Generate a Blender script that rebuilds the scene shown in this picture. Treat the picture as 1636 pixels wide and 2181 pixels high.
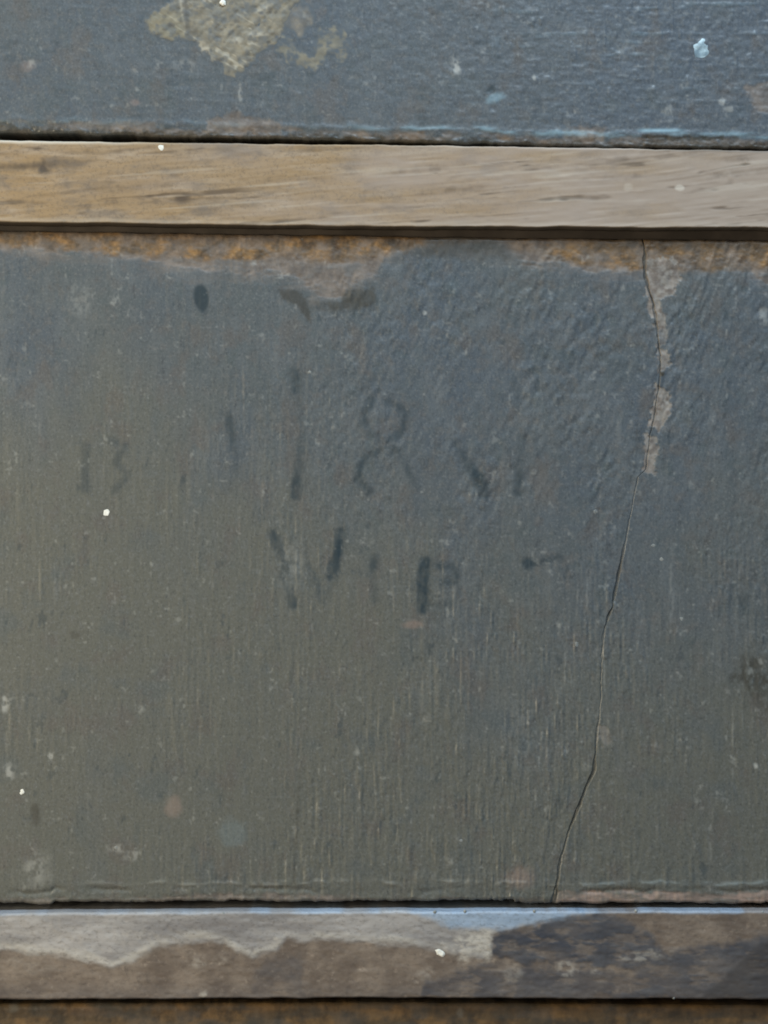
import bpy, math
import numpy as np

# ------------------------------------------------------------------ camera, light, exposure
S = 0.00012                      # metres per unit of the drawing grid (u right, v down)
V0 = 3600.0                      # v of the chest's base (z = 0)
CU, CV = 818.0, 1090.5           # point straight in front of the lens
ZC = (V0 - CV) * S
scene = bpy.context.scene
for o in list(bpy.data.objects):
    bpy.data.objects.remove(o)

DIST = 0.45
cd = bpy.data.cameras.new("camera")
cd.sensor_fit = 'VERTICAL'
cd.sensor_height = 24.0
cd.lens = 24.0 * DIST / (2181 * S)
cd.clip_start = 0.01
cd.clip_end = 50
cd.dof.use_dof = True
cd.dof.focus_distance = DIST
cd.dof.aperture_fstop = 16
cam = bpy.data.objects.new("camera", cd)
scene.collection.objects.link(cam)
cam.location = (0, -DIST, ZC)
cam.rotation_euler = (math.radians(90), 0, 0)
scene.camera = cam

world = bpy.data.worlds.new("World")
scene.world = world
world.use_nodes = True
wb = world.node_tree.nodes["Background"]
wb.inputs["Color"].default_value = (0.80, 0.86, 1.0, 1)
wb.inputs["Strength"].default_value = 0.16


def area(name, loc, target, size, power, col):
    l = bpy.data.lights.new(name, 'AREA')
    l.shape = 'RECTANGLE'
    l.size, l.size_y = size
    l.energy = power
    l.color = col
    o = bpy.data.objects.new(name, l)
    scene.collection.objects.link(o)
    o.location = loc
    import mathutils
    d = mathutils.Vector(target) - mathutils.Vector(loc)
    o.rotation_euler = d.to_track_quat('-Z', 'Y').to_euler()
    return o


area("window_light", (0.12, -0.36, ZC + 0.66), (0.0, 0, ZC + 0.04), (0.42, 0.25), 8.3, (0.70, 0.86, 1.0))
area("room_light", (-0.55, -0.38, ZC - 0.02), (-0.06, 0, ZC - 0.03), (0.22, 0.30), 4.2, (1.0, 0.86, 0.62))

scene.view_settings.view_transform = 'Standard'
scene.view_settings.look = 'None'
scene.view_settings.exposure = 0.0
scene.view_settings.gamma = 1.0
scene.view_settings.use_curve_mapping = False
scene.render.engine = 'CYCLES'
scene.cycles.use_denoising = True
scene.cycles.filter_width = 1.8


# ------------------------------------------------------------------ noise and mask helpers
def _hash(ix, iy, seed):
    n = (ix.astype(np.int64) * 374761393 + iy.astype(np.int64) * 668265263 + seed * 1274126177) & 0xFFFFFFFF
    n = ((n ^ (n >> 13)) * 1274126177) & 0xFFFFFFFF
    n = ((n ^ (n >> 16)) * 2246822519) & 0xFFFFFFFF
    n = n ^ (n >> 15)
    return (n & 0xFFFFFF).astype(np.float32) / 0xFFFFFF


def vn(x, y, seed):
    """smooth value noise, -1..1"""
    x0 = np.floor(x)
    y0 = np.floor(y)
    fx = (x - x0).astype(np.float32)
    fy = (y - y0).astype(np.float32)
    fx = fx * fx * (3 - 2 * fx)
    fy = fy * fy * (3 - 2 * fy)
    a = _hash(x0, y0, seed); b = _hash(x0 + 1, y0, seed)
    c = _hash(x0, y0 + 1, seed); d = _hash(x0 + 1, y0 + 1, seed)
    return ((a + (b - a) * fx) * (1 - fy) + (c + (d - c) * fx) * fy) * 2 - 1


def fbm(x, y, seed, octv=3, gain=0.5):
    r, a, t = 0, 1.0, 0
    for i in range(octv):
        r = r + a * vn(x * 2 ** i + 17.3 * i, y * 2 ** i - 9.1 * i, seed + i * 31)
        t += a
        a *= gain
    return r / t


def sst(x, a, b):
    t = np.clip((x - a) / (b - a), 0, 1)
    return t * t * (3 - 2 * t)


def pl(u, pts):
    p = np.array(pts, dtype=np.float64)
    return np.interp(u, p[:, 0], p[:, 1])


def seg_dist(u, v, pts, closed=False):
    d = np.full(u.shape, 1e9)
    par = np.zeros(u.shape)
    n = len(pts)
    for i in range(n if closed else n - 1):
        (ax, ay), (bx, by) = pts[i], pts[(i + 1) % n]
        ex, ey = bx - ax, by - ay
        t = np.clip(((u - ax) * ex + (v - ay) * ey) / (ex * ex + ey * ey + 1e-9), 0, 1)
        dd = np.hypot(u - ax - t * ex, v - ay - t * ey)
        par = np.where(dd < d, (i + t) / max(1, n - 1), par)
        d = np.minimum(d, dd)
    return d, par


def in_box(u, v, pts, pad):
    p = np.array(pts, dtype=float)
    return (u > p[:, 0].min() - pad) & (u < p[:, 0].max() + pad) & (v > p[:, 1].min() - pad) & (v < p[:, 1].max() + pad)


def poly(u, v, pts, soft=3.0, jit=4.0, js=9.0, seed=5):
    """soft polygon mask with a ragged outline"""
    out = np.zeros(u.shape)
    m = in_box(u, v, pts, soft + jit + 4)
    if not m.any():
        return out
    uu, vv = u[m], v[m]
    d, _ = seg_dist(uu, vv, pts, True)
    inside = np.zeros(uu.shape, bool)
    n = len(pts)
    for i in range(n):
        (ax, ay), (bx, by) = pts[i], pts[(i + 1) % n]
        if ay == by:
            continue
        c = ((ay > vv) != (by > vv)) & (uu < (bx - ax) * (vv - ay) / (by - ay) + ax)
        inside ^= c
    sd = np.where(inside, d, -d) + jit * fbm(uu / js, vv / js, seed, 3, 0.6)
    out[m] = sst(sd, -soft, soft)
    return out


def stroke(u, v, pts, w, soft=5.0, seed=3, br=0.5, ends=None):
    """soft broken brush stroke along a polyline; w = half width"""
    out = np.zeros(u.shape)
    m = in_box(u, v, pts, w + soft + 6)
    if not m.any():
        return out
    uu, vv = u[m], v[m]
    d, t = seg_dist(uu, vv, pts)
    d = d + 2.6 * fbm(uu / 7, vv / 11, seed, 2)
    k = 1 - sst(d, w - soft, w + soft)
    k = k * (1 - br + br * sst(fbm(uu / 13, vv / 19, seed + 9, 3), -0.35, 0.35))
    if ends is not None:
        k = k * np.interp(t, np.linspace(0, 1, len(ends)), ends)
    out[m] = k
    return out


def blob(u, v, cx, cy, rx, ry, soft=0.35, jit=0.25, seed=1, rot=0.0):
    out = np.zeros(u.shape)
    R = max(rx, ry) * 1.8
    m = (abs(u - cx) < R) & (abs(v - cy) < R)
    if not m.any():
        return out
    du, dv = u[m] - cx, v[m] - cy
    c, s = math.cos(rot), math.sin(rot)
    a, b = du * c + dv * s, -du * s + dv * c
    r = np.hypot(a / rx, b / ry) + jit * fbm(u[m] / (0.7 * rx + 2), v[m] / (0.7 * ry + 2), seed, 2)
    out[m] = 1 - sst(r, 1 - soft, 1 + soft)
    return out


# ------------------------------------------------------------------ materials
def rgb(c):
    return (c[0], c[1], c[2], 1.0)


class Nodes:
    def __init__(self, name):
        self.m = bpy.data.materials.new(name)
        self.m.use_nodes = True
        self.t = self.m.node_tree
        self.b = self.t.nodes["Principled BSDF"]
        self.co = self.t.nodes.new("ShaderNodeTexCoord").outputs["Object"]

    def noise(self, scale, detail=3, rough=0.55, stretch=(1, 1, 1), dist=0.0):
        mp = self.t.nodes.new("ShaderNodeMapping")
        mp.inputs["Scale"].default_value = stretch
        self.t.links.new(self.co, mp.inputs["Vector"])
        n = self.t.nodes.new("ShaderNodeTexNoise")
        n.inputs["Scale"].default_value = scale
        n.inputs["Detail"].default_value = detail
        n.inputs["Roughness"].default_value = rough
        n.inputs["Distortion"].default_value = dist
        self.t.links.new(mp.outputs[0], n.inputs["Vector"])
        return n.outputs["Fac"]

    def ramp(self, fac, lo, hi):
        r = self.t.nodes.new("ShaderNodeMapRange")
        r.interpolation_type = 'SMOOTHSTEP'
        r.inputs["From Min"].default_value = lo
        r.inputs["From Max"].default_value = hi
        self.t.links.new(fac, r.inputs["Value"])
        return r.outputs["Result"]

    def attr(self, name):
        a = self.t.nodes.new("ShaderNodeAttribute")
        a.attribute_name = name
        return a.outputs["Fac"]

    def mix(self, fac, a, b):
        n = self.t.nodes.new("ShaderNodeMix")
        n.data_type = 'RGBA'
        for sock, val in ((n.inputs[0], fac), (n.inputs[6], a), (n.inputs[7], b)):
            if isinstance(val, (tuple, list)):
                sock.default_value = rgb(val)
            elif isinstance(val, (int, float)):
                sock.default_value = val
            else:
                self.t.links.new(val, sock)
        return n.outputs[2]

    def math(self, op, a, b):
        n = self.t.nodes.new("ShaderNodeMath")
        n.operation = op
        for sock, val in ((n.inputs[0], a), (n.inputs[1], b)):
            if isinstance(val, (int, float)):
                sock.default_value = val
            else:
                self.t.links.new(val, sock)
        return n.outputs[0]

    def bump(self, h, dist, strength=1.0, prev=None):
        n = self.t.nodes.new("ShaderNodeBump")
        n.inputs["Distance"].default_value = dist
        n.inputs["Strength"].default_value = strength
        self.t.links.new(h, n.inputs["Height"])
        if prev is not None:
            self.t.links.new(prev, n.inputs["Normal"])
        return n.outputs["Normal"]

    def finish(self, col, rough, normal=None, spec=0.4):
        self.t.links.new(col, self.b.inputs["Base Color"])
        if isinstance(rough, (int, float)):
            self.b.inputs["Roughness"].default_value = rough
        else:
            self.t.links.new(rough, self.b.inputs["Roughness"])
        self.b.inputs["Specular IOR Level"].default_value = spec
        if normal is not None:
            self.t.links.new(normal, self.b.inputs["Normal"])
        return self.m


def mat_paint():
    n = Nodes("aged_blue_grey_paint")
    # paint: blue grey, warmer in patches, mottled
    col = n.mix(n.ramp(n.noise(22, 4), 0.36, 0.66), (0.070, 0.087, 0.103), (0.083, 0.095, 0.098))
    col = n.mix(n.ramp(n.noise(160, 4, 0.6, (1.0, 1, 0.35)), 0.42, 0.75), col, (0.102, 0.116, 0.124))
    col = n.mix(n.ramp(n.noise(330, 3, 0.6, (1.3, 1, 0.4)), 0.55, 0.80), col, (0.042, 0.050, 0.058))
    col = n.mix(n.math('MULTIPLY', n.ramp(n.noise(260, 3, 0.6), 0.50, 0.72), 0.55), col, (0.090, 0.086, 0.083))
    col = n.mix(n.math('MULTIPLY', n.ramp(n.noise(190, 3, 0.6, (1, 1, 0.7)), 0.52, 0.74), 0.5), col, (0.060, 0.080, 0.083))
    col = n.mix(n.attr("deep"), col, (0.066, 0.085, 0.110))
    col = n.mix(n.math('MULTIPLY', n.attr("warm"), n.ramp(n.noise(90, 4, 0.65, (1, 1, 0.6)), -0.15, 0.55)), col, (0.106, 0.106, 0.086))
    col = n.mix(n.math('MULTIPLY', n.ramp(n.noise(75, 4, 0.6), 0.52, 0.68), 0.45), col, (0.072, 0.088, 0.092))
    col = n.mix(n.math('MULTIPLY', n.ramp(n.noise(110, 4, 0.62, (1, 1, 0.75)), 0.52, 0.66), 0.45), col, (0.098, 0.086, 0.076))
    col = n.mix(n.math('MULTIPLY', n.ramp(n.noise(520, 3, 0.6), 0.50, 0.72), 0.40), col, (0.135, 0.142, 0.140))
    col = n.mix(n.math('MULTIPLY', n.ramp(n.noise(1500, 2, 0.7), 0.46, 0.80), 0.40), col, (0.19, 0.20, 0.20))
    col = n.mix(n.math('MULTIPLY', n.ramp(n.noise(1250, 2, 0.7, (1.2, 1, 0.8)), 0.48, 0.80), 0.48), col, (0.026, 0.030, 0.032))
    col = n.mix(n.attr("ink"), col, (0.024, 0.038, 0.046))
    bare = n.mix(n.ramp(n.noise(230, 4, 0.6), 0.32, 0.68), (0.092, 0.077, 0.066), (0.190, 0.162, 0.140))
    col = n.mix(n.attr("bare"), col, bare)
    och = n.mix(n.ramp(n.noise(210, 4, 0.6), 0.30, 0.66), (0.055, 0.033, 0.016), (0.260, 0.148, 0.055))
    col = n.mix(n.attr("ochre"), col, och)
    col = n.mix(n.attr("teal"), col, (0.23, 0.36, 0.43))
    col = n.mix(n.attr("pink"), col, (0.30, 0.215, 0.175))
    col = n.mix(n.attr("pale"), col, (0.62, 0.62, 0.57))
    col = n.mix(n.attr("grime_shade"), col, (0.040, 0.036, 0.026))
    rough = n.math('MULTIPLY_ADD', n.attr("bare"), 0.2)
    rough.node.inputs[2].default_value = 0.42
    nrm = n.bump(n.noise(900, 3, 0.6, (1, 1, 0.4)), 0.00006, 0.55)
    return n.finish(col, rough, nrm, 0.5)


def mat_rail():
    n = Nodes("bare_weathered_wood")
    col = n.mix(n.ramp(n.noise(30, 3), 0.35, 0.7), (0.272, 0.186, 0.098), (0.268, 0.194, 0.118))
    fine = n.noise(320, 4, 0.65, (0.16, 1, 1))
    col = n.mix(n.ramp(fine, 0.45, 0.75), col, (0.330, 0.262, 0.190))
    col = n.mix(n.ramp(n.noise(170, 4, 0.65, (0.5, 1, 1)), 0.46, 0.74), col, (0.165, 0.132, 0.100))
    col = n.mix(n.math("MULTIPLY", n.ramp(n.noise(1300, 2, 0.7), 0.45, 0.8), 0.5), col, (0.11, 0.085, 0.062))
    col = n.mix(n.attr("grey"), col, (0.305, 0.252, 0.210))
    col = n.mix(n.attr("grain"), col, (0.085, 0.060, 0.040))
    col = n.mix(n.attr("knot"), col, (0.060, 0.046, 0.035))
    col = n.mix(n.attr("pale"), col, (0.62, 0.58, 0.50))
    col = n.mix(n.attr("grime_shade"), col, (0.055, 0.042, 0.028))
    nrm = n.bump(fine, 0.00007, 0.4)
    return n.finish(col, 0.62, nrm, 0.3)


def mat_worn_rail():
    n = Nodes("worn_wood_with_paint_remains")
    col = n.mix(n.ramp(n.noise(120, 4, 0.6), 0.35, 0.68), (0.125, 0.098, 0.078), (0.205, 0.165, 0.130))
    col = n.mix(n.ramp(n.noise(420, 4, 0.65), 0.55, 0.8), col, (0.27, 0.22, 0.175))
    col = n.mix(n.ramp(n.noise(260, 4, 0.65, (1, 1, 0.6)), 0.58, 0.8), col, (0.095, 0.078, 0.066))
    g = n.mix(n.ramp(n.noise(200, 4, 0.6, (0.2, 1, 1)), 0.35, 0.7), (0.200, 0.195, 0.195), (0.35, 0.34, 0.33))
    col = n.mix(n.attr("grey"), col, g)
    s = n.mix(n.ramp(n.noise(160, 4, 0.6, (0.5, 1, 1)), 0.35, 0.7), (0.044, 0.048, 0.060), (0.092, 0.092, 0.098))
    col = n.mix(n.attr("slate"), col, s)
    col = n.mix(n.attr("blue"), col, (0.27, 0.40, 0.56))  # layer for the painted cool sheen on the top edge
    col = n.mix(n.attr("pale"), col, (0.50, 0.47, 0.41))
    col = n.mix(n.attr("grime_shade"), col, (0.050, 0.046, 0.045))
    nrm = n.bump(n.noise(600, 3, 0.6, (0.4, 1, 1)), 0.00008, 0.5)
    col = n.mix(n.math('MULTIPLY', n.ramp(n.noise(1200, 2, 0.7, (0.6, 1, 1)), 0.46, 0.8), 0.4), col, (0.06, 0.052, 0.046))
    return n.finish(col, 0.55, nrm, 0.38)


def mat_residue():
    n = Nodes("crusty_residue")
    col = n.mix(n.ramp(n.noise(260, 3, 0.55), 0.32, 0.70), (0.100, 0.098, 0.092), (0.235, 0.205, 0.155))
    col = n.mix(n.ramp(n.noise(150, 3, 0.6), 0.50, 0.70), col, (0.110, 0.120, 0.128))
    col = n.mix(n.attr("pale"), col, (0.62, 0.58, 0.48))
    col = n.mix(n.attr("ochre"), col, (0.190, 0.175, 0.120))
    col = n.mix(n.attr("grime_shade"), col, (0.070, 0.066, 0.060))
    col = n.mix(n.attr("film"), col, (0.074, 0.089, 0.102))
    return n.finish(col, 0.6, n.bump(n.noise(900, 2), 0.00006, 0.4), 0.35)


def mat_plain(name, c1, c2, scale, rough=0.6):
    n = Nodes(name)
    col = n.mix(n.ramp(n.noise(scale, 3), 0.35, 0.7), c1, c2)
    return n.finish(col, rough, n.bump(n.noise(scale * 5, 3), 0.0001, 0.4))


M_PAINT, M_RAIL, M_WORN, M_RES = mat_paint(), mat_rail(), mat_worn_rail(), mat_residue()
M_CASE = mat_plain("dark_old_wood", (0.030, 0.022, 0.016), (0.055, 0.040, 0.028), 40, 0.75)
M_STRIP = mat_plain("gap_shade_brown", (0.028, 0.021, 0.015), (0.052, 0.040, 0.030), 90, 0.75)  # dark brown carrying the shade of the gap below the upper rail
M_FLECK = mat_plain("white_paint_fleck", (0.66, 0.66, 0.60), (0.82, 0.82, 0.76), 900, 0.5)
M_DULL = mat_plain("dull_fleck", (0.17, 0.18, 0.175), (0.26, 0.27, 0.255), 900, 0.5)
M_SPLASH = mat_plain("pale_blue_paint_splash", (0.13, 0.19, 0.23), (0.46, 0.60, 0.66), 300, 0.5)


# ------------------------------------------------------------------ mesh builders
root = bpy.data.objects.new("chest_of_drawers", None)
scene.collection.objects.link(root)
root["label"] = "old chest of drawers with worn blue-grey painted fronts and bare wooden rails"
root["category"] = "chest of drawers"
root.empty_display_size = 0.05


def link(name, me, parent, mat, label=None):
    o = bpy.data.objects.new(name, me)
    scene.collection.objects.link(o)
    o.parent = parent
    me.materials.append(mat)
    if label:
        o["label"] = label
    return o


def grid_mesh(name, U, V, D, attrs, keep=None, cap=False):
    """U, V, D: (rows, cols) arrays; D = depth behind the front plane in metres"""
    r, c = U.shape
    co = np.empty((r * c, 3), np.float32)
    co[:, 0] = ((U - CU) * S).ravel()
    co[:, 1] = D.ravel()
    co[:, 2] = ((V0 - V) * S).ravel()
    i = np.arange(r * c).reshape(r, c)
    q = np.stack([i[:-1, :-1], i[1:, :-1], i[1:, 1:], i[:-1, 1:]], -1).reshape(-1, 4)
    if keep is not None:
        k = (keep[:-1, :-1] | keep[1:, :-1] | keep[1:, 1:] | keep[:-1, 1:]).ravel()
        q = q[k]
        used = np.unique(q)
        remap = np.full(r * c, -1)
        remap[used] = np.arange(len(used))
        q = remap[q]
        co = co[used]
        attrs = {a: np.broadcast_to(x, (r, c)).ravel()[used] for a, x in attrs.items()}
    else:
        attrs = {a: np.broadcast_to(x, (r, c)).ravel() for a, x in attrs.items()}
    loops = q.ravel().astype(np.int32)
    starts = (np.arange(len(q)) * 4).astype(np.int32)
    if cap:
        e1 = i[:, 0]
        e2 = i[::-1, -1]
        loops = np.concatenate([loops, e1[::-1], e2[::-1]]).astype(np.int32)
        starts = np.concatenate([starts, [len(q) * 4, len(q) * 4 + len(e1)]]).astype(np.int32)
    me = bpy.data.meshes.new(name)
    me.vertices.add(len(co))
    me.vertices.foreach_set("co", co.ravel())
    me.loops.add(len(loops))
    me.loops.foreach_set("vertex_index", loops)
    me.polygons.add(len(starts))
    me.polygons.foreach_set("loop_start", starts)
    me.update(calc_edges=True)
    me.polygons.foreach_set("use_smooth", np.ones(len(starts), bool))
    for a, x in attrs.items():
        at = me.attributes.new(a, 'FLOAT', 'POINT')
        at.data.foreach_set("value", np.clip(x, 0, 1).astype(np.float32))
    me.update()
    return me


U_L, U_R = -1400.0, 3036.0


def columns(fine=2.0, extra=None):
    a = np.arange(U_L, -60, 20.0)
    b = np.arange(-60, 1700, fine)
    c = np.arange(1700, U_R + 1, 20.0)
    q = np.concatenate([a, b, c])
    if extra is not None:
        q = np.union1d(q, extra)
    return q


def board_grid(vt, vb, rows, q, rt, rb, front, back, warp=None, nt=9):
    """closed-profile board: back -> rounded top edge -> front -> rounded bottom edge -> back"""
    n = len(q)
    VT, VB = vt(q), vb(q)
    L = []
    W = []
    L.append((VT, back)); W.append(0)
    L.append((VT, front + (back - front) * 0.5)); W.append(0)
    for k in range(nt + 1):
        th = math.pi / 2 * k / nt
        L.append((VT + rt[0] / S * (1 - math.cos(th)), front + rt[1] * (1 - math.sin(th))))
        W.append(k / nt)
    for f in rows:
        L.append((VT + rt[0] / S + (VB - rb[0] / S - VT - rt[0] / S) * f, front)); W.append(1)
    for k in range(nt + 1):
        th = math.pi / 2 * (1 - k / nt)
        L.append((VB - rb[0] / S * (1 - math.cos(th)), front + rb[1] * (1 - math.sin(th))))
        W.append(1 - k / nt)
    L.append((VB, front + (back - front) * 0.5)); W.append(0)
    L.append((VB, back)); W.append(0)
    V = np.stack([np.broadcast_to(a, n) for a, _ in L])
    D = np.stack([np.full(n, d) for _, d in L])
    Wt = np.repeat(np.array(W, float)[:, None], n, 1)
    U = np.repeat(q[None, :], len(L), 0)
    if warp is not None:
        U = warp(U, V)
    return U, V, D, Wt


def fine_weight(U, V):
    return sst(U, -90, -40) * (1 - sst(U, 1680, 1730)) * sst(V, -90, -40) * (1 - sst(V, 2240, 2290))


# ------------------------------------------------------------------ edges of the pieces (drawn in u, v)
def wob(u, seed, amp, sc=60):
    return amp * fbm(np.asarray(u) / sc, np.zeros_like(u) + seed * 3.7, seed, 4, 0.55)


def d1_top(u): return np.full(u.shape, -1150.0)
def d1_bot(u): return pl(u, [(-1400, 262), (0, 281), (300, 288), (600, 296), (900, 302), (1200, 311), (1636, 316), (3036, 330)]) + wob(u, 11, 5, 34)
def r1_top(u): return pl(u, [(-1400, 285), (0, 298), (400, 304), (800, 308), (1200, 314), (1636, 321), (3036, 335)]) + wob(u, 12, 2.4, 50)
def r1_bot(u): return pl(u, [(-1400, 465), (0, 473), (300, 477), (800, 483), (1200, 484), (1636, 486), (3036, 490)]) + wob(u, 13, 2.0, 60)
def d2_top(u): return pl(u, [(-1400, 482), (0, 490), (450, 498), (800, 502), (1100, 507), (1636, 512), (3036, 516)]) + wob(u, 14, 2.5, 40)
def d2_bot(u): return pl(u, [(-1400, 1938), (0, 1927), (110, 1930), (118, 1925), (700, 1923), (1176, 1920), (1186, 1926), (1636, 1927), (3036, 1925)]) + wob(u, 15, 5.0, 26) - 3
def r2_top(u): return pl(u, [(-1400, 1956), (0, 1946), (400, 1942), (1636, 1940), (3036, 1938)]) + wob(u, 16, 2.2, 60)
def r2_bot(u): return pl(u, [(-1400, 2136), (0, 2130), (800, 2126), (1636, 2129), (3036, 2134)]) + wob(u, 17, 2.5, 50)
def d3_top(u): return pl(u, [(-1400, 2146), (0, 2139), (800, 2137), (1636, 2143), (3036, 2150)]) + wob(u, 18, 2.0, 40)
def d3_bot(u): return np.full(u.shape, 3560.0)


# ------------------------------------------------------------------ middle drawer: marks
CRACK = [(1371, 480), (1372, 525), (1375, 590), (1393, 650), (1400, 700), (1406, 760), (1405, 800), (1396, 880), (1383, 930), (1376, 1000),
         (1358, 1016), (1345, 1090), (1326, 1180), (1305, 1290), (1287, 1340), (1281, 1400), (1279, 1500), (1272, 1560),
         (1265, 1640), (1240, 1700), (1214, 1760), (1194, 1830), (1180, 1925), (1180, 1990)]
QC = 1300.0


def crack_u(v):
    p = np.array(CRACK, float)
    return np.interp(v, p[:, 1], p[:, 0]) + 2.2 * fbm(v / 16.0, np.zeros_like(v), 77, 3)


def crack_warp(U, V):
    w = 1 - sst(np.abs(U - QC), 8, 320)
    return U + (crack_u(V) - QC) * w


# painted characters: list of strokes (points, half width, strength, fade profile)
CHARS = [
    ("painted_numeral", "faded numeral one painted before the eight", [
        ([(628, 792), (633, 830)], 8, .55, None), ([(633, 830), (644, 900), (641, 965)], 5, .22, None),
        ([(642, 955), (636, 1000), (628, 1054)], 8, .75, (.35, .8, 1))]),
    ("painted_numeral", "faded numeral eight painted on the drawer", [
        ([(792, 855), (776, 880), (776, 900), (788, 920), (808, 935)], 6.5, .58, (1, .9, .4)),
        ([(826, 858), (852, 866), (866, 884), (860, 912), (842, 930), (815, 938)], 7, .55, (.6, 1, 1, .5)),
        ([(806, 956), (780, 974), (765, 1000), (765, 1024), (788, 1048)], 7, .60, (.5, 1, .9, .8)),
        ([(838, 956), (856, 976), (868, 1000), (886, 1038)], 6.5, .50, (.9, .6, .9, .5))]),
    ("painted_numeral", "faded slanting numeral painted after the eight", [
        ([(968, 945), (1003, 994)], 6, .38, None), ([(998, 988), (1018, 1016), (1033, 1052)], 9.5, .85, (.6, 1, .8)),
        ([(1096, 808), (1100, 850)], 8, .28, None), ([(1112, 930), (1106, 985)], 5, .2, None),
        ([(1105, 985), (1103, 1048)], 8, .62, (.6, .9, .8))]),
    ("painted_letter", "faded letter W painted on the drawer", [
        ([(582, 1140), (596, 1172), (606, 1200)], 9, .68, (.9, 1, .5)), ([(604, 1195), (614, 1240), (626, 1288)], 8, .58, None),
        ([(726, 1134), (719, 1180), (708, 1228)], 9, .85, (.8, 1, .8)), ([(660, 1205), (672, 1240), (688, 1280)], 6, .32, None),
        ([(706, 1228), (694, 1280)], 5, .16, None)]),
    ("painted_letter", "faded letter I painted on the drawer", [
        ([(798, 1188), (794, 1220), (800, 1280)], 6, .62, (.9, 1, .4, .6))]),
    ("painted_letter", "faded letter B with thick dark stem", [
        ([(906, 1196), (900, 1240), (903, 1296)], 10.5, .88, (.9, 1, .9)), ([(936, 1206), (962, 1204), (970, 1228)], 6.5, .6, None),
        ([(942, 1240), (968, 1238)], 6.5, .55, None), ([(966, 1240), (976, 1260), (960, 1286), (925, 1294)], 6.5, .5, (.3, .4, .9, .4)), ([(912, 1204), (940, 1203)], 5, .3, None)]),
    ("painted_dash", "dark dot and short dash after the letters", [
        ([(1124, 1199), (1126, 1202)], 9.5, .9, None), ([(1126, 1203), (1158, 1196), (1194, 1187)], 5.5, .7, (1, .8, .6))]),
    ("painted_numeral", "very faint numeral stroke at the far left", [
        ([(186, 950), (182, 1042)], 7, .42, None), ([(236, 938), (266, 950), (248, 985), (274, 1010), (244, 1046)], 6.5, .34, None)]),
    ("painted_stroke", "faint upright stroke left of the numerals", [
        ([(488, 892), (494, 930), (500, 968)], 7, .6, (.9, .8, .3)), ([(500, 965), (505, 1010)], 5, .25, None)]),
]


def char_mask(u, v, ch):
    m = np.zeros(u.shape)
    for k, (pts, w, s, ends) in enumerate(ch[2]):
        m = np.maximum(m, min(1.0, 1.25 * s) * stroke(u, v, pts, 1.25 * w, 7.0, 100 + k * 7, 0.34, ends))
    return m


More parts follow.
